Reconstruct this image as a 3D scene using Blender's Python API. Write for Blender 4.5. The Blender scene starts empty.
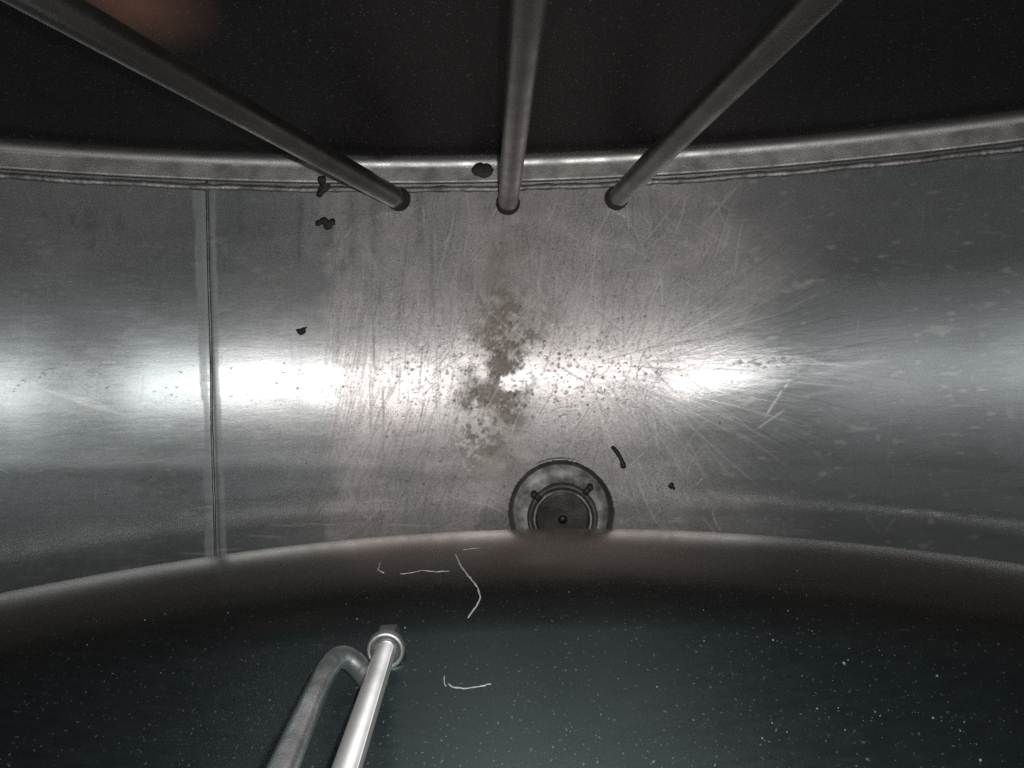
import bpy, bmesh, math, random
import numpy as np
from mathutils import Vector, Matrix
random.seed(7); rng = np.random.default_rng(7)
sc = bpy.context.scene
C = sc.collection
R = math.radians
U = random.uniform

# ------------------------------------------------------------------ camera, world, lamp, exposure
FPX = 740.0                       # focal length in pixels of the 1024 px wide picture
ROLL = R(-1.5)
CAMZ = 1.0                        # a metre above the lowest line of the tank
cam_d = bpy.data.cameras.new('camera'); cam = bpy.data.objects.new('camera', cam_d)
C.objects.link(cam); sc.camera = cam
cam.location = (0, 0, CAMZ); cam.rotation_euler = (0, 0, ROLL)
cam_d.sensor_width = 36; cam_d.lens = 36*FPX/1024
cam_d.clip_start = .01; cam_d.clip_end = 50

w = bpy.data.worlds.new('World'); sc.world = w; w.use_nodes = True
bg = w.node_tree.nodes['Background']
bg.inputs[0].default_value = (.62, .72, .85, 1); bg.inputs[1].default_value = .05

# the phone's own lamp, just beside the lens
ld = bpy.data.lights.new('phone_lamp', 'POINT'); ld.energy = 15.5; ld.shadow_soft_size = .006
ld.color = (1, .98, .96)
lo = bpy.data.objects.new('phone_lamp', ld); C.objects.link(lo); lo.location = (.026, .018, CAMZ+.004)

sc.view_settings.view_transform = 'Standard'
try: sc.view_settings.look = 'None'
except Exception: pass
sc.view_settings.exposure = 0; sc.view_settings.gamma = 1
sc.render.engine = 'CYCLES'
cy = sc.cycles
cy.max_bounces = 7; cy.glossy_bounces = 5; cy.diffuse_bounces = 3
cy.use_denoising = False
cy.sample_clamp_indirect = 1.2
cy.caustics_reflective = True
cy.blur_glossy = 1.0

# ------------------------------------------------------------------ tank geometry
A, B, ZC = 1.20, .85, .85         # half width, half height, axis height of the elliptical tank
YW = .2716                        # where the far bulkhead's flange is welded in
def zshell(x): return ZC - B*np.sqrt(np.clip(1-(x/A)**2, 0, 1))
def ray(px, py):
    a, b = (px-512)/FPX, (384-py)/FPX
    c, s = math.cos(ROLL), math.sin(ROLL)
    return (a*c-b*s, a*s+b*c)     # X and Y per metre below the camera
def on_shell(px, py):
    rx, ry = ray(px, py); D = 1.0
    for _ in range(30): D = CAMZ - float(zshell(rx*D))
    return Vector((rx*D, ry*D, CAMZ-D))
def at(px, py, D):
    rx, ry = ray(px, py); return Vector((rx*D, ry*D, CAMZ-D))

# near bulkhead: a rolled foot, then a plate leaning back from the compartment
NAP = -.174
def _profile():
    pts = [(0., 0.)]; phi = R(-90); ds = .001
    y = s = 0
    while phi < R(45):
        rr = .03 if phi < R(-22) else (.36 if phi < R(14) else .17)
        y += -math.sin(phi)*ds; s += math.cos(phi)*ds; phi += ds/rr; pts.append((y, s))
    for k in range(60): y += -math.sin(phi)*.04; s += math.cos(phi)*.04; pts.append((y, s))
    p = np.array(pts); p[:, 0] -= p[:, 0].max(); return p
NPROF = _profile(); _top = int(NPROF[:, 0].argmax())
def near_y(x, z):
    s = z-zshell(x)
    return NAP+np.interp(s, NPROF[:, 1], NPROF[:, 0])-.11*x*x
def on_near(px, py):
    rx, ry = ray(px, py); D = .15
    while D < 1:
        if ry*D < float(near_y(rx*D, CAMZ-D)): break
        D += .0005
    return Vector((rx*D, ry*D, CAMZ-D))
def near_normal(p):
    e = .002
    dx = float(near_y(p.x+e, p.z)-near_y(p.x-e, p.z))/(2*e)
    dz = float(near_y(p.x, p.z+e)-near_y(p.x, p.z-e))/(2*e)
    return Vector((-dx, 1, -dz)).normalized()

# ------------------------------------------------------------------ mesh helpers
def link(name, me, mat=None, parent=None, smooth=True):
    o = bpy.data.objects.new(name, me); C.objects.link(o)
    if mat: me.materials.append(mat)
    if smooth: me.polygons.foreach_set('use_smooth', [True]*len(me.polygons))
    if parent: o.parent = parent; o.matrix_parent_inverse = parent.matrix_world.inverted() if parent.type != 'EMPTY' else Matrix.Translation(-parent.location)
    return o
def tag(o, label, cat, group=None, kind=None):
    o['label'] = label; o['category'] = cat
    if group: o['group'] = group
    if kind: o['kind'] = kind
    return o
def thing(name, label, cat, loc, group=None):
    o = bpy.data.objects.new(name, None); C.objects.link(o); o.location = loc
    o.empty_display_size = .02
    return tag(o, label, cat, group)
def grid_mesh(name, P):           # P: (nu, nv, 3)
    nu, nv = P.shape[:2]
    me = bpy.data.meshes.new(name)
    i = np.arange(nu*nv).reshape(nu, nv)
    f = np.stack([i[:-1, :-1], i[1:, :-1], i[1:, 1:], i[:-1, 1:]], -1).reshape(-1, 4)
    return me, P.reshape(-1, 3), f
def fill(me, co, f):
    me.vertices.add(len(co)); me.vertices.foreach_set('co', co.astype(np.float32).ravel())
    me.loops.add(f.size); me.loops.foreach_set('vertex_index', f.astype(np.int32).ravel())
    me.polygons.add(len(f)); me.polygons.foreach_set('loop_start', np.arange(0, f.size, 4, dtype=np.int32))
    me.update(calc_edges=True); me.validate()
    return me
def tube(name, pts, rad, mat, parent=None, seg=20, wob=0, caps=True):
    pts = [Vector(p) for p in pts]
    rad = rad if hasattr(rad, '__len__') else [rad]*len(pts)
    bm = bmesh.new(); rings = []
    t0 = (pts[1]-pts[0]).normalized()
    up = Vector((0, 0, 1)) if abs(t0.z) < .9 else Vector((1, 0, 0))
    nrm = t0.cross(up).normalized()
    for k, p in enumerate(pts):
        t = (pts[min(k+1, len(pts)-1)]-pts[max(k-1, 0)]).normalized()
        nrm = (nrm-t*nrm.dot(t)).normalized(); bn = t.cross(nrm)
        ring = []
        for s in range(seg):
            a = 2*math.pi*s/seg; r = rad[k]*(1+random.uniform(-wob, wob))
            ring.append(bm.verts.new(p+nrm*math.cos(a)*r+bn*math.sin(a)*r))
        rings.append(ring)
    for a, b in zip(rings, rings[1:]):
        for s in range(seg): bm.faces.new((a[s], a[(s+1) % seg], b[(s+1) % seg], b[s]))
    if caps:
        bm.faces.new(rings[0][::-1]); bm.faces.new(rings[-1])
    bmesh.ops.recalc_face_normals(bm, faces=bm.faces)
    me = bpy.data.meshes.new(name); bm.to_mesh(me); bm.free()
    return link(name, me, mat, parent)
def lathe(name, prof, origin, axis, mat, parent=None, seg=64, wob=0, smooth=True, warp=None):
    """prof = [(r, h)...] turned round axis through origin"""
    axis = Vector(axis).normalized()
    q = Vector((0, 0, 1)).rotation_difference(axis)
    bm = bmesh.new(); rings = []
    for r, h in prof:
        if r < 1e-6: rings.append([bm.verts.new(Vector(origin)+q@Vector((0, 0, h)))]); continue
        ring = []
        for s in range(seg):
            a = 2*math.pi*s/seg; rr = r*(1+random.uniform(-wob, wob)); hh = h+random.uniform(-wob, wob)*r*.4
            if warp: rr, hh = warp(a, rr, hh)
            ring.append(bm.verts.new(Vector(origin)+q@Vector((rr*math.cos(a), rr*math.sin(a), hh))))
        rings.append(ring)
    for a, b in zip(rings, rings[1:]):
        for s in range(seg):
            if len(a) == 1: bm.faces.new((a[0], b[s], b[(s+1) % seg]))
            elif len(b) == 1: bm.faces.new((a[s], a[(s+1) % seg], b[0]))
            else: bm.faces.new((a[s], a[(s+1) % seg], b[(s+1) % seg], b[s]))
    bmesh.ops.recalc_face_normals(bm, faces=bm.faces)
    me = bpy.data.meshes.new(name); bm.to_mesh(me); bm.free()
    return link(name, me, mat, parent, smooth)

# ------------------------------------------------------------------ material helpers
class NT:
    def __init__(s, name):
        s.m = bpy.data.materials.new(name); s.m.use_nodes = True
        s.t = s.m.node_tree; s.b = s.t.nodes['Principled BSDF']
        s.tc = s.t.nodes.new('ShaderNodeTexCoord')
    def n(s, kind, **kw):
        o = s.t.nodes.new(kind)
        for k, v in kw.items(): setattr(o, k, v)
        return o
    def l(s, a, b): s.t.links.new(a, b)
    def noise(s, scale, detail=3, rough=.5, stretch=(1, 1, 1), rot=(0, 0, 0), dist=0):
        mp = s.n('ShaderNodeMapping'); mp.inputs['Scale'].default_value = stretch; mp.inputs['Rotation'].default_value = rot
        s.l(s.tc.outputs['Object'], mp.inputs[0])
        o = s.n('ShaderNodeTexNoise'); o.inputs['Scale'].default_value = scale
        o.inputs['Detail'].default_value = detail; o.inputs['Roughness'].default_value = rough; o.inputs['Distortion'].default_value = dist
        s.l(mp.outputs[0], o.inputs['Vector']); return o.outputs['Fac']
    def ramp(s, fac, lo, hi, a=0., b=1.):
        o = s.n('ShaderNodeMapRange'); s.l(fac, o.inputs['Value'])
        for k, v in zip(('From Min', 'From Max', 'To Min', 'To Max'), (lo, hi, a, b)): o.inputs[k].default_value = v
        return o.outputs[0]
    def math(s, op, a, b=None, clamp=False):
        o = s.n('ShaderNodeMath', operation=op, use_clamp=clamp)
        for i, v in enumerate((a, b)):
            if v is None: continue
            if isinstance(v, (int, float)): o.inputs[i].default_value = v
            else: s.l(v, o.inputs[i])
        return o.outputs[0]
    def mix(s, fac, a, b):
        o = s.n('ShaderNodeMix', data_type='RGBA')
        for i, v in ((0, fac), (6, a), (7, b)):
            if isinstance(v, (int, float)): o.inputs[i].default_value = v
            elif isinstance(v, tuple): o.inputs[i].default_value = (*v, 1)
            else: s.l(v, o.inputs[i])
        return o.outputs[2]
    def bump(s, h, strength, dist, prev=None):
        o = s.n('ShaderNodeBump'); o.inputs['Strength'].default_value = strength; o.inputs['Distance'].default_value = dist
        s.l(h, o.inputs['Height'])
        if prev: s.l(prev, o.inputs['Normal'])
        return o.outputs[0]
    def aniso(s, v):
        t = s.n('ShaderNodeTangent', direction_type='UV_MAP', uv_map='UVMap')
        s.l(t.outputs[0], s.b.inputs['Tangent']); s.b.inputs['Anisotropic'].default_value = v

def plain_metal(name, col, rough, grain=0.1, dirt=.3, metal=1.0, spots=None, scale=60):
    m = NT(name)
    n1 = m.noise(scale*.3, 5, .6); n2 = m.noise(scale*6, 3, .6)
    dark = tuple(c*(1-dirt) for c in col)
    c = m.mix(m.ramp(n1, .35, .65), dark, col)
    m.l(c, m.b.inputs['Base Color'])
    m.l(m.ramp(n1, .3, .7, rough+.1, rough-.05), m.b.inputs['Roughness'])
    m.b.inputs['Metallic'].default_value = metal
    m.l(m.bump(n2, grain, .0006), m.b.inputs['Normal'])
    return m.m

# shell plate: worn stainless steel, its wear read from attributes painted on the mesh
def shell_material():
    m = NT('worn_stainless_plate')
    at1 = m.n('ShaderNodeAttribute', attribute_name='wear')
    sp = m.n('ShaderNodeSeparateColor'); m.l(at1.outputs['Color'], sp.inputs[0])
    matte, dark, lite = sp.outputs[0], sp.outputs[1], sp.outputs[2]
    at2 = m.n('ShaderNodeAttribute', attribute_name='soil')
    sp2 = m.n('ShaderNodeSeparateColor'); m.l(at2.outputs['Color'], sp2.inputs[0])
    stain, warm, grime = sp2.outputs[0], sp2.outputs[1], sp2.outputs[2]
    at3 = m.n('ShaderNodeAttribute', attribute_name='form')
    sp3 = m.n('ShaderNodeSeparateColor'); m.l(at3.outputs['Color'], sp3.inputs[0])
    gloss, heat, etch = sp3.outputs
    grain = m.noise(28, 5, .65, (1, 5, 1))              # rolling grain across the tank
    fine = m.noise(420, 3, .7)
    salt = m.noise(380, 5, .85, (1, 1.15, 1))
    drag = m.noise(160, 4, .7, (1, .25, 1), (0, 0, R(-14)))
    blot = m.noise(9, 5, .6, (1, 1.6, 1), dist=.6)
    c = m.mix(warm, (.345, .375, .385), (.62, .58, .575))
    c = m.mix(m.ramp(blot, .35, .7, 0, .40), c, (.25, .27, .265))
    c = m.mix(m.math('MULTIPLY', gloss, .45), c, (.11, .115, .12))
    # fine salt-and-pepper etching, strongest on the matte part
    pep = m.math('MULTIPLY', m.ramp(salt, .40, .54, 1, 0), m.ramp(m.noise(14, 4, .7), .35, .62, .35, 1.0))
    pep = m.math('ADD', m.math('MULTIPLY', pep, .8), m.math('MULTIPLY', m.ramp(drag, .42, .60, 0, 1), .10), True)
    pepm = m.math('MULTIPLY', pep, m.math('ADD', m.math('MULTIPLY', matte, .50), .14))
    c = m.mix(pepm, c, (.08, .075, .072))
    c = m.mix(m.math('MULTIPLY', stain, .72), c, (.17, .135, .10))
    c = m.mix(m.math('MULTIPLY', grime, .7), c, (.10, .10, .095))
    c = m.mix(m.math('MULTIPLY', dark, .9), c, (.045, .043, .042))
    c = m.mix(m.math('MULTIPLY', lite, .9), c, (.85, .85, .84))
    # two lobes: the polished grain of the plate, and its worn, etched top
    b2 = m.n('ShaderNodeBsdfPrincipled'); mx = m.n('ShaderNodeMixShader')
    out = [o for o in m.t.nodes if o.type == 'OUTPUT_MATERIAL'][0]
    m.l(c, m.b.inputs['Base Color']); m.l(c, b2.inputs['Base Color'])
    r = m.math('ADD', m.ramp(matte, 0, 1, .225, .34), m.math('SUBTRACT', m.ramp(grain, .3, .7, -.04, .04), m.math('MULTIPLY', gloss, .12)))
    m.l(m.math('ADD', r, m.math('MULTIPLY', m.math('ADD', stain, dark), .15)), m.b.inputs['Roughness'])
    b2.inputs['Roughness'].default_value = .66; b2.inputs['Metallic'].default_value = .85
    c2_ = c
    met = m.math('SUBTRACT', 1.0, m.math('MULTIPLY', m.math('ADD', dark, lite, True), .7), True)
    met = m.math('SUBTRACT', met, m.math('MULTIPLY', stain, .25), True)
    m.l(met, m.b.inputs['Metallic'])
    nb = m.bump(grain, .06, .0006)
    nb = m.bump(fine, .2, .0001, nb)
    nb = m.bump(m.math('SUBTRACT', lite, dark), .12, .0003, nb)
    m.l(nb, m.b.inputs['Normal']); m.l(nb, b2.inputs['Normal'])
    m.aniso(.92); m.l(m.ramp(gloss, 0, 1, .92, .84), m.b.inputs['Anisotropic'])
    f_ = m.math('ADD', m.ramp(matte, 0, 1, .17, .53), m.math('MULTIPLY', stain, .3), True)
    f_ = m.math('ADD', f_, m.math('ADD', m.math('MULTIPLY', heat, .3), m.math('ADD', m.math('MULTIPLY', etch, .20), m.math('MULTIPLY', gloss, .22))), True)
    m.l(f_, mx.inputs[0]); m.l(m.b.outputs[0], mx.inputs[1]); m.l(b2.outputs[0], mx.inputs[2])
    m.l(mx.outputs[0], out.inputs['Surface'])
    return m.m

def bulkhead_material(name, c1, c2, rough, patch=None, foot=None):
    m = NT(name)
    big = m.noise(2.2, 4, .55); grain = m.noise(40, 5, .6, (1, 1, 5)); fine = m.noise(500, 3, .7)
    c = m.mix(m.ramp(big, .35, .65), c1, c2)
    if foot:                                          # brownish reflection along the rolled foot, painted into the base colour
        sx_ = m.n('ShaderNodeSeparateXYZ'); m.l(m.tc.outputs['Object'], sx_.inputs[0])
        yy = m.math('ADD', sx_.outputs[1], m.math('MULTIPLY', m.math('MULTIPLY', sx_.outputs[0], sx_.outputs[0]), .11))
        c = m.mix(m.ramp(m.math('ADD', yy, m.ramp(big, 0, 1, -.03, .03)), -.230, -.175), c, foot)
    dust = m.ramp(m.noise(330, 2, .5), .66, .72)
    c = m.mix(m.math('MULTIPLY', dust, .35), c, (.5, .5, .5))
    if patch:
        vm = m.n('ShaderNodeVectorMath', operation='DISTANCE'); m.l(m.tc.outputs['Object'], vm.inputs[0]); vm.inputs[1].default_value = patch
        c = m.mix(m.math('MULTIPLY', m.ramp(vm.outputs['Value'], .085, .0), .45), c, (1., .50, .34))  # soft orange reflected glow, painted as a tint on the plate
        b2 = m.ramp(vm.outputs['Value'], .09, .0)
    m.l(c, m.b.inputs['Base Color'])
    r = m.math('ADD', m.ramp(grain, .3, .7, rough-.03, rough+.04), m.math('MULTIPLY', dust, .2))
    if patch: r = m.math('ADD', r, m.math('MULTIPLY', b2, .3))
    m.l(r, m.b.inputs['Roughness'])
    m.b.inputs['Metallic'].default_value = 1
    nb = m.bump(grain, .04, .0004); nb = m.bump(fine, .12, .0001, nb)
    m.l(nb, m.b.inputs['Normal'])
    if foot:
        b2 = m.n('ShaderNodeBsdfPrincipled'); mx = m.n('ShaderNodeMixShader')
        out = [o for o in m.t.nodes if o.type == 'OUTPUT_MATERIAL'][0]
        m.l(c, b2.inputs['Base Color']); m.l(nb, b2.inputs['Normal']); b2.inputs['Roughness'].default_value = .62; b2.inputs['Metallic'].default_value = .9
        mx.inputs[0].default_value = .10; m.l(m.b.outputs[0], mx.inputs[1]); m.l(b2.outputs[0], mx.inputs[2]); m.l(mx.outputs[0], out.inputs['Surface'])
    return m.m

M_shell = shell_material()
M_rest = plain_metal('stainless_plate', (.36, .37, .37), .38, .1, .25)
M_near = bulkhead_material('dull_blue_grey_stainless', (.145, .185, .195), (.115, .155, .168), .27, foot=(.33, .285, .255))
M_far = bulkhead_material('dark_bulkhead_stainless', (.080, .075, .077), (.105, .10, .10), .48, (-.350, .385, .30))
M_pipe = plain_metal('grey_pipe_steel', (.25, .235, .225), .38, .15, .3)
M_bright = plain_metal('bright_polished_tube', (1., 1., 1.), .52, .05, .04, .72)
_b = M_bright.node_tree; _t = _b.nodes.new('ShaderNodeTangent'); _t.direction_type = 'RADIAL'; _t.axis = 'Z'
_p = _b.nodes['Principled BSDF']; _b.links.new(_t.outputs[0], _p.inputs['Tangent']); _p.inputs['Anisotropic'].default_value = .87; _p.inputs['Anisotropic Rotation'].default_value = .25
M_dull = plain_metal('dull_tube_steel', (.66, .71, .72), .30, .3, .55, .85)
M_weld = plain_metal('weld_metal', (.34, .33, .32), .5, .9, .5, scale=120)
M_dweld = plain_metal('oxidised_weld', (.10, .085, .08), .6, .8, .5, .7, scale=140)
M_seam = plain_metal('seam_weld_metal', (.22, .215, .21), .45, .5, .4, scale=120)
M_ring = plain_metal('scuffed_nut_steel', (.80, .80, .78), .42, .5, .35, .85, scale=200)
M_knuckle = plain_metal('rolled_rim_steel', (.25, .245, .24), .36, .2, .3, scale=90)
M_flange = plain_metal('rolled_flange_steel', (.33, .32, .31), .46, .5, .45, scale=110)
M_black = plain_metal('black_rubber_debris', (.010, .009, .009), .55, .8, .4, 0, scale=200)
M_white = plain_metal('pale_scratch', (.72, .74, .74), .6, .2, .3, .2, scale=300)
M_dust = plain_metal('pale_dust', (.34, .36, .37), .7, .2, .2, 0, scale=300)
M_plate = plain_metal('etched_sump_plate', (.50, .49, .47), .6, .9, .85, .5, scale=110)
M_groove = plain_metal('grimy_groove', (.16, .16, .15), .6, .5, .5, .6, scale=100)
M_valve = plain_metal('dark_valve_disc', (.045, .040, .036), .45, .3, .5, .8, scale=120)

# ------------------------------------------------------------------ shell: painted part the camera sees
X0, X1, Y0, Y1, ST = -.84, .84, -.36, .330, .0015
nx, ny = int((X1-X0)/ST)+1, int((Y1-Y0)/ST)+1
gx = np.linspace(X0, X1, nx); gy = np.linspace(Y0, Y1, ny)
GX, GY = np.meshgrid(gx, gy, indexing='ij')
# pixel where each point of the plate shows (only used to lay out the wear I see in the photograph on the plate itself)
D_ = CAMZ-zshell(GX); c_, s_ = math.cos(-ROLL), math.sin(-ROLL)
PX = 512+FPX*(GX/D_*c_-GY/D_*s_); PY = 384-FPX*(GX/D_*s_+GY/D_*c_)
def fbm(freqx, freqy, octv=4, seed=0, pers=.5):
    r = np.random.default_rng(seed); out = np.zeros((nx, ny)); amp = 1; tot = 0
    for o in range(octv):
        fx, fy = freqx*2**o, freqy*2**o
        mx, my = int((X1-X0)*fx)+3, int((Y1-Y0)*fy)+3
        g = r.random((mx, my))
        u = (gx-X0)*fx; v = (gy-Y0)*fy
        iu, iv = u.astype(int), v.astype(int); fu, fv = u-iu, v-iv
        fu = fu*fu*(3-2*fu); fv = fv*fv*(3-2*fv)
        a = g[np.ix_(iu, iv)]; b = g[np.ix_(iu+1, iv)]; c = g[np.ix_(iu, iv+1)]; d = g[np.ix_(iu+1, iv+1)]
        out += amp*((a*(1-fu)[:, None]+b*fu[:, None])*(1-fv)[None]+(c*(1-fu)[:, None]+d*fu[:, None])*fv[None])
        tot += amp; amp *= pers
    return out/tot
def sst(a, b, x): t = np.clip((x-a)/(b-a), 0, 1); return t*t*(3-2*t)
def blob(cx, cy, rx, ry, soft=.5, nz=None, amt=.5):
    d = np.sqrt(((PX-cx)/rx)**2+((PY-cy)/ry)**2)
    if nz is not None: d = d+(nz-.5)*amt*2
    return 1-sst(1-soft, 1+soft, d)
n_lo = fbm(6, 6, 5, 1); n_md = fbm(25, 25, 4, 2); n_hi = fbm(110, 110, 3, 3, .7)
n_hz = fbm(10, 60, 4, 4); n_vt = fbm(120, 6, 4, 5, .7)
matte = np.zeros((nx, ny)); dark = np.zeros((nx, ny)); lite = np.zeros((nx, ny))
stain = np.zeros((nx, ny)); warm = np.zeros((nx, ny)); grime = np.zeros((nx, ny))

# matte trodden middle, edged sharply on the left, raggedly on the right
left = .35*sst(-60, 40, PX-300+(n_lo-.5)*80)+.65*sst(-16, 16, PX-(338+(PY-380)*.03)+(n_md-.5)*70)
right = 1-sst(-120, 150, PX-(735-np.abs(PY-380)*.12)+(n_lo-.5)*240)
mid = left*right
matte = np.maximum(matte, mid)
matte = np.maximum(matte, .55*sst(-10, 10, PX-290+(n_md-.5)*20)*(PX < 345)*sst(330, 220, PY))
matte += .22*n_hz+.30*(1-sst(300, 345, PX))
matte += .16*blob(100, 380, 70, 60, .6, n_md)
warm = np.clip(mid*1.0+.35*blob(60, 215, 120, 60, .8, n_lo)+.25*blob(800, 210, 200, 60, .8, n_lo)+(n_lo-.5)*.5, 0, 1)
# heat band along the seam
sx = 211+(PY-384)*.032
wl = 11+7*(n_md-.5)+(1-sst(396, 404, PY))*2.5; wr = 11+5*(n_md-.5)
seam = sst(0, 2.0, PX-(sx-wl))*sst(0, 2.0, (sx+wr)-PX)
matte = np.where(seam > 0, np.maximum(matte, seam*.7), matte)
warm *= 1-.5*seam
# brown stain in the middle
st = np.maximum(blob(507, 338, 26, 55, .75, n_md, .5), .8*blob(492, 420, 28, 46, .7, n_md, .6))
st = np.maximum(st, .45*blob(508, 300, 40, 90, .6, n_md, .5))
st = np.maximum(st, .8*blob(508, 315, 20, 34, .7, n_md, .4))
st *= 1-.95*blob(515, 383, 16, 9, .3, n_hi, .8)-.9*blob(530, 368, 13, 13, .3, n_hi, .9).clip(0, 1)*.9
stain = np.clip(st*(.5+1.1*fbm(60, 60, 5, 31, .75))*(.45+.9*sst(.35, .62, fbm(40, 40, 4, 32, .7))), 0, 1)
# pitted, mottled patch around the stain
pit = blob(545, 375, 170, 62, .7, n_lo, .4)
h2 = fbm(300, 300, 2, 9, .8)
dark = np.maximum(dark, pit*sst(.66, .80, h2)*.5)
lite = np.maximum(lite, pit*sst(.66, .80, fbm(230, 230, 2, 10, .8))*.55)
lite = np.maximum(lite, blob(472, 425, 22, 34, .6, n_hi, .9)*sst(.45, .7, fbm(200, 200, 2, 11, .8))*.6)
lite = np.maximum(lite, blob(532, 378, 14, 16, .4, n_hi, .9)*.55)
# band of small dark pits along the bottom line
pl = np.exp(-((PY-(372-(PX-512)*.026))/26)**2)
fh = fbm(170, 300, 2, 12, .8)
dark = np.maximum(dark, pl*sst(.80, .88, fh)*.6*(PX < 820))
dark = np.maximum(dark, blob(775, 362, 38, 8, .7, n_hi, .8)*sst(.5, .66, fh)*.7)
# scattered pits
dark = np.maximum(dark, mid*sst(.82, .88, fbm(200, 200, 2, 13, .8))*.6)
# vertical drag marks
vz = blob(395, 330, 95, 170, .5, n_lo, .3)
dark = np.maximum(dark, vz*sst(.60, .74, n_vt)*.38)
for (x, y0, y1, wd, a) in ((299, 198, 262, 4, .5), (330, 185, 250, 5, .25), (352, 190, 262, 5, .35), (375, 200, 260, 4, .3), (421, 190, 250, 5, .35), (240, 175, 240, 4, .18)):
    q = np.exp(-((PX-x+(n_md-.5)*8)/wd)**2)*sst(y0-10, y0+10, PY)*sst(y1+12, y1-12, PY)
    grime = np.maximum(grime, q*a*(.5+n_hi))
for (x, y, r) in ((92, 222, 13), (120, 225, 8), (72, 218, 6), (93, 245, 7)):
    grime = np.maximum(grime, .35*blob(x, y, r*.6, r, .6, n_hi, .6))
# small pale scuffs, mostly on the glossy right and left
for rg, sd, sc_ in ((PX > 620, 15, .60), (PX < 300, 16, .35)):
    b_ = fbm(55, 120, 2, sd, .5)
    lite = np.maximum(lite, rg*sst(.74, .88, b_)*sc_*(.4+.6*n_hi)*.38)
lite = np.maximum(lite, sst(.80, .9, fbm(90, 260, 2, 17, .6))*.14)
# soiling where the wall meets the near bulkhead, round the drain
grime = np.maximum(grime, .35*blob(561, 513, 75, 70, .3, n_md, .5))
grime = np.maximum(grime, .5*blob(492, 522, 16, 14, .5, n_hi, .9))
grime = np.maximum(grime, .30*sst(.45, .75, fbm(10, 60, 4, 19))*(PY > 430))
grime = np.maximum(grime, .30*sst(-4, 8, PY-(183-(PX-512)*.0))*0)

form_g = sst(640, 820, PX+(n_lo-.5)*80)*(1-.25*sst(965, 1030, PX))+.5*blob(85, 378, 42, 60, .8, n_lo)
for _ in range(46):
    gx_, gy_, r_ = random.gauss(497, 9), random.gauss(521, 8), U(.8, 2.6)
    grime = np.maximum(grime, blob(gx_, gy_, r_, r_*U(.7, 1.6), .5)*U(.4, .9))
for _ in range(240):
    gx_, gy_, r_ = random.gauss(520, 75), random.gauss(372, 45), U(.6, 1.7)
    ax, ay = int((on_shell(gx_, gy_).x-X0)/ST), int((on_shell(gx_, gy_).y-Y0)/ST)
    sl = (slice(max(ax-3, 0), ax+4), slice(max(ay-3, 0), ay+4))
    d_ = np.hypot(PX[sl]-gx_, PY[sl]-gy_); dark[sl] = np.maximum(dark[sl], U(.5, .95)*np.clip(1.3-d_/r_, 0, 1))
def stroke(p0, p1, wd, amt, arr, bend=0., jit=.4):
    """a scratch from pixel p0 to p1 laid on the plate"""
    a, b = on_shell(*p0), on_shell(*p1)
    L = math.hypot(b.x-a.x, b.y-a.y); n = max(4, int(L/(ST*.5)))
    t = np.linspace(0, 1, n)
    nxv, nyv = -(b.y-a.y)/max(L, 1e-6), (b.x-a.x)/max(L, 1e-6)
    off = bend*4*t*(1-t)*L+np.cumsum(rng.normal(0, jit*ST*.08, n))
    xs = a.x+(b.x-a.x)*t+nxv*off; ys = a.y+(b.y-a.y)*t+nyv*off
    fade = np.clip(np.minimum(t, 1-t)*5, 0, 1)*(.45+.55*rng.random(n))
    rad = int(math.ceil(wd))+1
    fx, fy = (xs-X0)/ST, (ys-Y0)/ST
    ix, iy = np.round(fx).astype(int), np.round(fy).astype(int)
    for dx in range(-rad, rad+1):
        for dy in range(-rad, rad+1):
            jx, jy = ix+dx, iy+dy
            ok = (jx >= 0) & (jx < nx) & (jy >= 0) & (jy < ny)
            d = np.hypot(jx-fx, jy-fy); v = amt*fade*np.clip(wd*.5+.6-d, 0, 1)
            np.maximum.at(arr, (jx[ok], jy[ok]), v[ok])

for _ in range(230):                                  # vertical-ish dark drags left of the middle
    x = U(330, 480); y = U(215, 500); L = U(20, 90)
    k = -.12 if y < 370 else -.38
    stroke((x, y), (x+k*L*U(.5, 1.3)+U(-3, 3), y+L), U(.4, 1.2), U(.2, .55), dark, U(-.05, .05))
for _ in range(70):
    x = U(335, 372); y = U(290, 400); L = U(30, 80)
    stroke((x, y), (x-.2*L, y+L), U(.5, 1.2), U(.2, .45), dark, U(-.05, .05))
for _ in range(420):                                  # fan of scratches from the right of the middle
    a = R(U(8, 82)); r0 = U(5, 120); L = U(30, 120); cx, cy_ = 640+U(-60, 30), 365+U(-8, 20)
    p0 = (cx+r0*math.cos(a), cy_+r0*math.sin(a)); p1 = (p0[0]+L*math.cos(a), p0[1]+L*math.sin(a))
    if p0[0] < 790: stroke(p0, p1, U(.35, 1.0), U(.2, .55), dark if random.random() < .94 else lite, U(-.04, .04))
for _ in range(130):
    a = R(U(-40, 6)); r0 = U(0, 120); L = U(40, 150); cx, cy_ = 640+U(-60, 60), 365
    p0 = (cx+r0*math.cos(a), cy_+r0*math.sin(a)); p1 = (p0[0]+L*math.cos(a), p0[1]+L*math.sin(a))
    stroke(p0, p1, U(.35, 1.0), U(.2, .55), dark if random.random() < .92 else lite, U(-.04, .04))
for _ in range(330):                                  # rising scratches above the middle
    x = U(430, 740); y = U(215, 360); L = U(20, 80); a = R(U(-105, -35))
    stroke((x, y), (x+L*math.cos(a)*.7, y+L*math.sin(a)), U(.35, 1.0), U(.2, .55), dark if random.random() < .92 else lite, U(-.06, .06))
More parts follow.
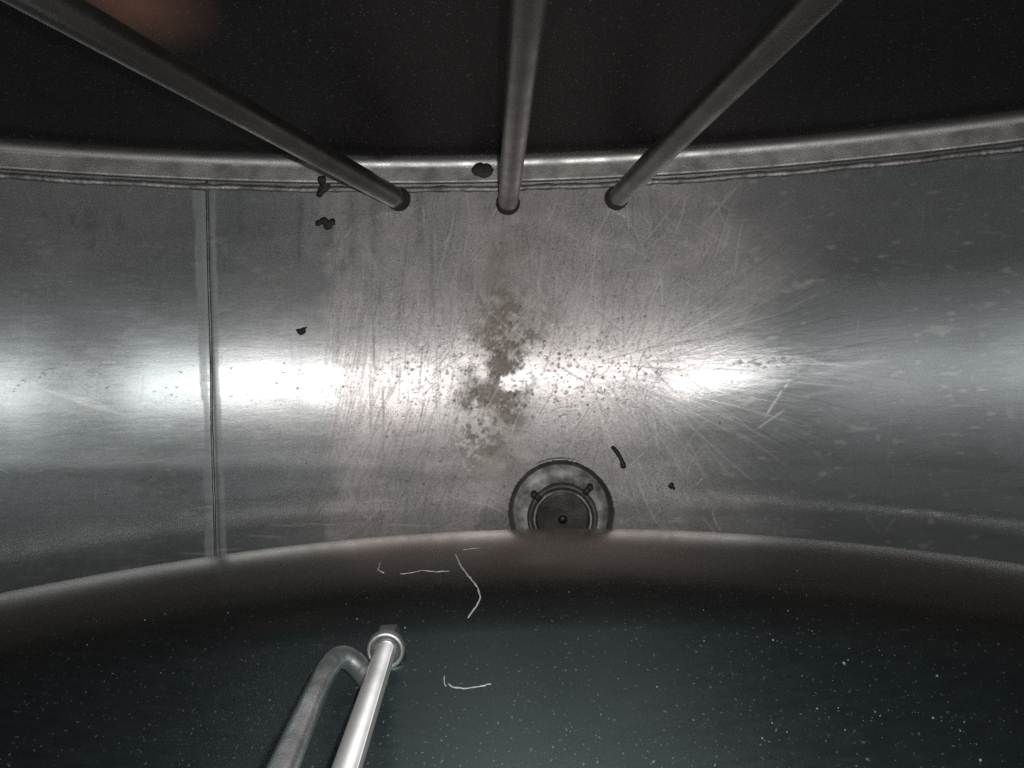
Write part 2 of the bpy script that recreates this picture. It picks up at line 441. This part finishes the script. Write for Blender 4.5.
for _ in range(900):                                  # hairlines everywhere
    x = U(0, 1024); y = U(180, 600); L = U(8, 45); a = R(random.choice((U(-12, 12), U(-12, 12), U(0, 180))))
    stroke((x, y), (x+L*math.cos(a), y+L*math.sin(a)), U(.4, .8), U(.06, .22), lite if random.random() < .6 else dark, U(-.08, .08))
for p0, p1, wd, v in (((784, 388, ), (764, 420), 1.6, .6), ((787, 409), (755, 430), 1.2, .55), ((714, 352), (705, 388), 1.2, .4), ((790, 380), (784, 390), 1.8, .5),
                      ((676, 368), (730, 420), 1.2, .0), ((683, 366), (778, 440), 1.1, .0), ((622, 272), (655, 268), .8, .4)):
    if v: stroke(p0, p1, wd, v, lite)
for p0, p1 in (((678, 370), (715, 402)), ((690, 372), (770, 440)), ((655, 385), (672, 405)), ((660, 347), (780, 325)), ((680, 350), (840, 300)), ((640, 352), (700, 340)), ((700, 355), (800, 350)),
               ((640, 240), (618, 300)), ((720, 300), (742, 262)), ((728, 345), (762, 290)), ((705, 300), (716, 350))):
    stroke(p0, p1, 1.1, .5, dark, U(-.05, .05))
for _ in range(520):
    x = U(340, 720); y = U(190, 520); L = U(10, 60); a = R(random.choice((U(60, 120), U(20, 70), U(100, 150))))
    stroke((x, y), (x+L*math.cos(a), y+L*math.sin(a)), U(.35, .9), U(.2, .65), dark if random.random() < .75 else lite, U(-.1, .1))
for k in range(9):                                    # pale arcs left of the seam
    stroke((30+k*4, 384+k*1.3), (95+k*5, 400+k*2.2), .9, .28, lite, -.06)
for k in range(14):
    y = U(500, 555); x = U(100, 420); stroke((x, y), (x+U(20, 60), y+U(-4, 2)), .8, .4, lite, 0)

# gentle waviness of the rolled plate
Z = zshell(GX)
wav = .00022*np.exp(-((PY-468)/11)**2)*(1-sst(420, 560, PX))*(.5+n_lo)
wav += .0010*(fbm(4, 4, 2, 21)-.5)+.00022*(fbm(14, 10, 2, 22)-.5)
groove = -.0012*np.exp(-((PX-sx-1)/2.2)**2)
Z = Z+wav+groove
P = np.stack([GX, GY, Z], -1)
me, co, f = grid_mesh('shell_plate', P)
dc = on_shell(561, 513)
keep = np.hypot(co[f][:, :, 0].mean(1)-dc.x, co[f][:, :, 1].mean(1)-dc.y) > .0715
f = f[keep]
tank = thing('tank_shell', 'worn stainless tank wall curving between the two bulkheads with a seam at left', 'tank wall', (0, 0, 0))
me.vertices.add(0)
fill(me, co, f)
def attr(me, name, r, g, b):
    a = me.attributes.new(name, 'FLOAT_COLOR', 'POINT')
    v = np.ones((nx*ny, 4), np.float32)
    for i, ch in enumerate((r, g, b)): v[:, i] = np.clip(ch, 0, 1).ravel()
    a.data.foreach_set('color', v.ravel())
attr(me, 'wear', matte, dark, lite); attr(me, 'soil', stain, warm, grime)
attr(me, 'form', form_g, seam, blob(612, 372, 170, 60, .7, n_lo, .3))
uv = me.uv_layers.new(name='UVMap')
li = np.empty(len(me.loops), np.int32); me.loops.foreach_get('vertex_index', li)
uv.data.foreach_set('uv', co[li][:, :2].astype(np.float32).ravel())
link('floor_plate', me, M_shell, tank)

# rest of the shell, out of the picture: sides and roof with the open manhole the camera hangs in
th0 = math.asin(X0/A); th1 = math.asin(X1/A)
ang = np.linspace(th1, 2*math.pi+th0, 120)            # angle from the lowest line
ys = np.linspace(-2.1, .62, 90)
PA = np.zeros((len(ang), len(ys), 3))
PA[:, :, 0] = (A*np.sin(ang))[:, None]; PA[:, :, 2] = (ZC-B*np.cos(ang))[:, None]; PA[:, :, 1] = ys[None]
me2, co2, f2 = grid_mesh('shell_upper', PA)
ce = co2[f2].mean(1)
f2 = f2[~((ce[:, 2] > 1.2) & (np.hypot(ce[:, 0], ce[:, 1]-.03) < .24))]
link('roof_plate', fill(me2, co2, f2), M_rest, tank)
# seam bead
pts = []
for k in range(150):
    y = -.34+(.272+.34)*k/149
    xx = on_shell(211, 384).x
    pts.append(Vector((xx+.0007*math.sin(y*9)+.0004*math.sin(y*31), y, float(zshell(xx))-.0010+U(-.0002, .0002))))
tube('weld_seam', pts, [.0019+U(-.0001, .0001) for _ in pts], M_seam, tank, 10, .02)

# ------------------------------------------------------------------ far bulkhead (upper in the picture): dished away, flange lapped inside the shell
far = thing('bulkhead', 'dark dished bulkhead across the top with a bright rolled rim behind the three pipes', 'bulkhead', (0, YW, 0))
TH = .004; RKF = .022; FL = .0195
angs = np.linspace(-math.pi, math.pi, 361)
prof = [(-.003, 0.0, 0)]                               # (inset from shell, y from the weld)
prof = [(.0002, 0.0), (TH, 0.0004), (TH, .004), (TH, FL)]
for k in range(1, 25):
    a = R(82)*k/24; prof.append((TH+RKF*(1-math.cos(a)), FL+RKF*math.sin(a)))
i0, y0 = prof[-1]
Pf = np.zeros((len(angs), len(prof)+40, 3))
ex, ez = A*np.sin(angs), -B*np.cos(angs)
nxn, nzn = ex/A**2, ez/B**2; nl = np.hypot(nxn, nzn); nxn, nzn = nxn/nl, nzn/nl
for j, (i, y) in enumerate(prof):
    Pf[:, j, 0] = ex-nxn*i; Pf[:, j, 2] = ZC+ez-nzn*i; Pf[:, j, 1] = YW+y
bx, bz = ex-nxn*i0, ez-nzn*i0
for j in range(40):
    q = 1-(j+1)/40
    Pf[:, len(prof)+j, 0] = bx*q; Pf[:, len(prof)+j, 2] = ZC+bz*q
    Pf[:, len(prof)+j, 1] = YW+y0+.12*(1-q*q)
me3, co3, f3 = grid_mesh('far_head', Pf)
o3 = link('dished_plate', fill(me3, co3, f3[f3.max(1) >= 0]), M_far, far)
me3.materials.append(M_flange); me3.materials.append(M_knuckle)
nv3 = Pf.shape[1]; fl_ = (f3[:, 0] % nv3) < 5
kn_ = ((f3[:, 0] % nv3) >= 5) & ((f3[:, 0] % nv3) < 17)
me3.polygons.foreach_set('material_index', fl_.astype(np.int32)+2*kn_.astype(np.int32))
# lap weld bead under the flange
pts = []; rad = []
for k in range(1400):
    t = R(-50)+R(100)*k/899
    x, z = A*math.sin(t), ZC-B*math.cos(t)
    pts.append(Vector((x, YW-.0068+.0006*math.sin(k*.11)+U(-.0002, .0002), z-.0028))); rad.append(.0052+.0006*math.sin(k*.37)*math.sin(k*.05)+U(-.0003, .0003))
tube('weld_bead', pts, rad, M_weld, far, 10, .06)

# ------------------------------------------------------------------ near bulkhead (lower in the picture)
near = thing('bulkhead', 'dark blue grey bulkhead sloping up across the bottom, dusty and scratched, with two thin tubes', 'bulkhead', (0, NAP, 0))
xs_ = np.linspace(-1.12, 1.12, 561)
Pn = np.zeros((len(xs_), len(NPROF), 3))
Pn[:, :, 0] = xs_[:, None]; Pn[:, :, 1] = NAP+NPROF[None, :, 0]-.11*xs_[:, None]**2; Pn[:, :, 2] = zshell(xs_)[:, None]+NPROF[None, :, 1]
me4, co4, f4 = grid_mesh('near_head', Pn)
ce = co4[f4].mean(1); f4 = f4[((ce[:, 0]/A)**2+((ce[:, 2]-ZC)/B)**2) < 1.02][:, ::-1]
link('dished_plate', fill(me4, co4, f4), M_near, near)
def on_near_line(pix, step=3.):
    out = []
    for a, b in zip(pix, pix[1:]):
        n = max(1, int(math.dist(a, b)/step))
        for k in range(n):
            p = on_near(a[0]+(b[0]-a[0])*k/n+U(-.5, .5), a[1]+(b[1]-a[1])*k/n+U(-.4, .4)); out.append(p)
    out.append(on_near(*pix[-1])); return out
for pix, r in (([(455, 553), (460, 565), (470, 578), (478, 588), (480, 598), (476, 607), (468, 618)], .0008),
               ([(448, 683), (453, 687), (464, 689), (478, 687), (491, 684)], .0008),
               ([(400, 574), (412, 573), (421, 570), (436, 572), (449, 571)], .0005),
               ([(381, 561), (378, 570), (384, 573)], .0005),
               ([(462, 550), (480, 548)], .0004), ([(444, 676), (444, 684), (446, 686)], .0005)):
    pts = [p for p in on_near_line(pix)]
    rr = [r*(p-cam.location).length/.6*(.55+.6*random.random()) for p in pts]
    tube('scratch', pts, rr, M_white, near, 6, .3)

# dust: flat crumbs lying on the near bulkhead
bm = bmesh.new()
def crumb(p, nrm, r):
    t = nrm.orthogonal().normalized(); b = nrm.cross(t); a0 = U(0, 6.3); k = random.randint(5, 7)
    el = U(.5, 1); vs = []
    for i in range(k):
        a = a0+2*math.pi*i/k; rr = r*U(.6, 1.2)
        vs.append((t*math.cos(a)*rr+b*math.sin(a)*rr*el))
    lo_ = [bm.verts.new(p+v) for v in vs]; hi = [bm.verts.new(p+v*.6+nrm*r*.5) for v in vs]
    bm.faces.new(hi)
    for i in range(k): bm.faces.new((lo_[i], lo_[(i+1) % k], hi[(i+1) % k], hi[i]))
spec = [(788, 611, 1.3), (797, 619, 1.1), (844, 663, 2.0), (848, 660, 1.2), (773, 640, 1.5), (812, 631, 1.1), (937, 676, 1.5), (897, 671, 1.0), (817, 709, 1.6), (838, 708, 1.4), (845, 730, 1.6), (772, 723, 1.4),
        (787, 732, 1.4), (762, 738, 1.5), (657, 687, 1.6), (596, 736, 1.6), (704, 641, 1.3), (802, 676, 1.2), (742, 693, 1.0), (880, 716, 1.6), (933, 718, 1.6), (964, 722, 1.4), (875, 712, 1.2), (960, 731, 1.3), (980, 760, 1.8),
        (536, 630, 1.2), (569, 592, 1.2), (578, 639, 1.1), (797, 571, 1.0), (446, 686, 1.6), (405, 628, 1.4), (409, 641, 1.3), (392, 699, 1.2), (357, 619, 1.3), (270, 700, 1.3), (367, 598, 1.1), (145, 620, 1.0), (165, 614, 1.0), (87, 645, .9),
        (161, 673, .9), (228, 613, 1.0), (232, 628, .8), (777, 700, 1.0), (715, 765, 1.4), (400, 768, 1.0)]
for x, y, r in spec:
    p = on_near(x, y); crumb(p, near_normal(p), r*.55*(p-cam.location).length/FPX*1.5)
for _ in range(260):
    x, y = U(0, 1024), 560+208*random.random()**.8
    if y < 545+((x-560)/512)**2*60+8: continue
    p = on_near(x, y)
    if p.z < .04: continue
    crumb(p, near_normal(p), U(.22, .6)*(p-cam.location).length/FPX)
for cx, cy_, n, s in ((868, 660, 16, 22), (880, 716, 22, 14), (952, 724, 22, 18), (870, 655, 14, 12), (775, 640, 8, 9), (960, 745, 14, 14), (440, 690, 12, 30), (430, 730, 14, 30)):
    for _ in range(n):
        p = on_near(cx+random.gauss(0, s), cy_+random.gauss(0, s*.4)); crumb(p, near_normal(p), U(.3, .7)*(p-cam.location).length/FPX)
me5 = bpy.data.meshes.new('dust'); bm.to_mesh(me5); bm.free()
tag(link('dust', me5, M_dust, smooth=False), 'pale dust crumbs scattered over the dark lower bulkhead', 'dust', kind='stuff')

# ------------------------------------------------------------------ three grey pipes in front of the far bulkhead
def grey_pipe(label, p_bot, p_hi, r):
    p0 = on_shell(*p_bot); p1 = at(*p_hi)
    d = (p1-p0).normalized()
    # run on to the roof
    t = 0
    while True:
        q = p0+d*t
        if (q.x/A)**2+((q.z-ZC)/B)**2 > 1 and t > .5: break
        t += .005
    th = thing('pipe', label, 'pipe', p0, 'grey pipes welded to the tank wall in front of the upper bulkhead')
    n = 60
    tube('pipe_tube', [p0-d*.004+d*(t+.004)*k/n for k in range(n+1)], r, M_pipe, th, 40)
    nrm = Vector((-p0.x/1.69, 0, 1)).normalized()
    lathe('weld_ring', [(r*.9, .010), (r*1.04, .007), (r*1.10, .004), (r*1.17, .0015), (r*1.24, -.001)], p0, (nrm+d).normalized(), M_dweld, th, 48, .025)
grey_pipe('grey pipe running to the upper left corner, longest in view of the three', (398, 199), (60, 9, .50), .0137)
grey_pipe('upright grey pipe at the top centre between the two slanting ones', (508, 203), (529, 0, .515), .0134)
grey_pipe('grey pipe slanting up to the right from the wall below the rim', (617, 198), (814, 0, .50), .0135)

# ------------------------------------------------------------------ tubes at the near bulkhead
pb = on_near(388, 643); pe = at(347, 768, .47); dr = (pe-pb).normalized(); RR = .0094
t = thing('straight_tube', 'bright polished straight tube screwed into the lower bulkhead through a ring nut', 'tube', pb)
L = (1.68-pb.z)/dr.z
tube('tube', [pb+dr*L*k/60 for k in range(61)], RR, M_bright, t, 36)
lathe('ring_nut', [(.0128, .000), (.0160, .000), (.0170, .002), (.0170, .0070), (.0162, .0090), (.0148, .0098), (.0134, .0092), (.0128, .0075), (.0128, .000)], pb+dr*.010, dr, M_ring, t, 48, .004)
lathe('hex_fitting', [(0, -.012), (.0150, -.012), (.0150, .009), (.0140, .0105), (0, .0105)], pb+dr*.001, dr, M_dull, t, 6, smooth=False)
for k in range(3):
    lathe('thread_turn', [(.0094, 0), (.0112, .0008), (.0112, .0014), (.0094, .0022)], pb+dr*(.0125+.003*k), dr, M_dull, t, 40)
def spline(P, n=12):
    out = []
    P = [P[0]]+P+[P[-1]]
    for a, b, c, d in zip(P, P[1:], P[2:], P[3:]):
        for k in range(n):
            s = k/n; out.append(.5*((2*b)+(c-a)*s+(2*a-5*b+4*c-d)*s*s+(3*b-a-3*c+d)*s**3))
    out.append(P[-1]); return out
def off(px, py, d): return at(px, py, (CAMZ-on_near(px, py).z)-d)
q0 = off(283, 768, .17); q1 = off(317, 690, .075); du = (q0-q1).normalized()
rt = (1.66-q0.z)/du.z
ctrl = [q0+du*rt, q0+du*rt*.6, q0+du*rt*.25, q0, q1, off(329, 667, .052), off(338, 658, .046), off(348, 658, .041), off(358, 666, .034), off(367, 678, .022), on_near(374, 688)+Vector((0, -.006, -.006))]
t = thing('bent_tube', 'dull grey tube with a crook at its end beside the bright straight tube', 'tube', ctrl[-1])
tube('tube', spline(ctrl, 14), .0091, M_dull, t, 30)

# ------------------------------------------------------------------ drain
nrm = Vector((-dc.x/1.69, 0, 1)).normalized()
dr_ = thing('drain', 'round drain outlet in the tank wall half hidden by the lower bulkhead', 'drain', dc)
lathe('rim', [(.0765, -.0005), (.0745, .0003), (.0715, -.0006), (.069, -.003), (.067, -.008), (.0655, -.011), (.063, -.012)], dc, nrm, M_groove, dr_, 160, .0015)
lathe('sump_plate', [(.0650, -.0118), (.0600, -.0085), (.0560, -.0068), (.050, -.0065), (.046, -.0075), (.040, -.009)], dc, nrm, M_plate, dr_, 120, .008)
dv = dc+Vector((.002, -.008, 0))
lathe('collar', [(.0480, -.009), (.0475, .000), (.0460, .0030), (.0435, .0036), (.0415, .0020), (.040, -.004)], dv, nrm, M_groove, dr_, 96, .006)
lathe('lip', [(.0400, -.002), (.0394, .0042), (.0382, .0052), (.0368, .0046), (.0364, -.002)], dv, nrm, M_plate, dr_, 96, .012)
pv = [(.0370, .000)]
for k in range(12):
    r = .0345-.0024*k; pv += [(r, .0006), (r-.0013, .0011)]
pv += [(.0052, .0006), (.0050, .0052), (.0042, .006), (0, .006)]
lathe('valve_disc', pv, dv, nrm, M_valve, dr_, 96, .002)
for px, py in ((534, 494), (590, 487)):
    p = on_shell(px, py)
    lathe('bolt', [(0, .010), (.003, .0098), (.0042, .008), (.0044, -.009)], p, nrm, M_dweld, dr_, 12, .1)
    v = (dv-p).normalized(); tube('lug', [p+Vector((0, 0, .001)), p+v*.006+Vector((0, 0, .001)), p+v*.012+Vector((0, 0, 0))], .0045, M_dweld, dr_, 10, .12)

# ------------------------------------------------------------------ black rubbery scraps stuck to the wall and rim
def scrap(label, pix, r, jag=.3, lift=.0015):
    """outline given as a chain of lumps"""
    bm = bmesh.new()
    base = None
    if jag > .2:
        pix = list(pix)+[(x+U(-2.6, 2.6), y+U(-2.6, 2.6), k*U(.25, .55)) for (x, y, k) in pix for _ in range(5)]
    for (x, y, k) in pix:
        p = on_shell(x, y)
        if base is None: base = p
        if p.y > YW+.001: p = p+Vector((0, 0, TH+(.0015 if p.y > YW+.012 else 0)))
        mt = Matrix.Translation(p+Vector((0, 0, lift)))@Matrix.Rotation(U(0, 3), 4, 'Z')@Matrix.Diagonal((k*U(.85, 1.15), k*U(.85, 1.15), .0022, 1))
        s = bmesh.ops.create_icosphere(bm, subdivisions=2, radius=1, matrix=mt)
        for v in s['verts']: v.co += Vector((U(-1, 1), U(-1, 1), U(-.2, .2)))*k*jag*.5
    me = bpy.data.meshes.new('scrap'); bm.to_mesh(me); bm.free()
    me.transform(Matrix.Translation(-base))
    o = link('debris_scrap', me, M_black, smooth=False); o.location = base
    rm = o.modifiers.new('fuse', 'REMESH'); rm.mode = 'VOXEL'; rm.voxel_size = .0005; rm.use_smooth_shade = True
    return tag(o, label, 'debris', 'black scraps stuck inside the tank')
K = .0021
scrap('black torn scrap just under the rim, above another, left of the pipes', [(323, 181, 2.6*K), (325, 186, 3.6*K), (322, 190, 3*K), (320, 194, 2.2*K)], 1)
scrap('jagged black scrap on the wall, second down, left of the pipes', [(319, 223, 2*K), (324, 221, 2.6*K), (328, 225, 3.0*K), (332, 222, 2.6*K)], 1)
scrap('rounded black scrap on the bright rim beside the centre pipe', [(475, 171.5, 2.6*K), (480, 171, 4.6*K), (485, 172, 5.0*K)], 1, .12)
scrap('long curved black scrap up and right of the drain', [(613+10*(1-(1-t/11)**1.6), 447.5+18*t/11, (1.5+(.7 if t > 9 else 0))*K) for t in range(12)], 1, .08)
scrap('small black scrap on the left wall beside the bright band', [(300, 331.5, 1.6*K), (303, 331, 2.0*K), (304, 329.5, 1.3*K)], 1)
scrap('tiny round black crumb right of the drain', [(671, 485.5, 2.0*K)], 1)
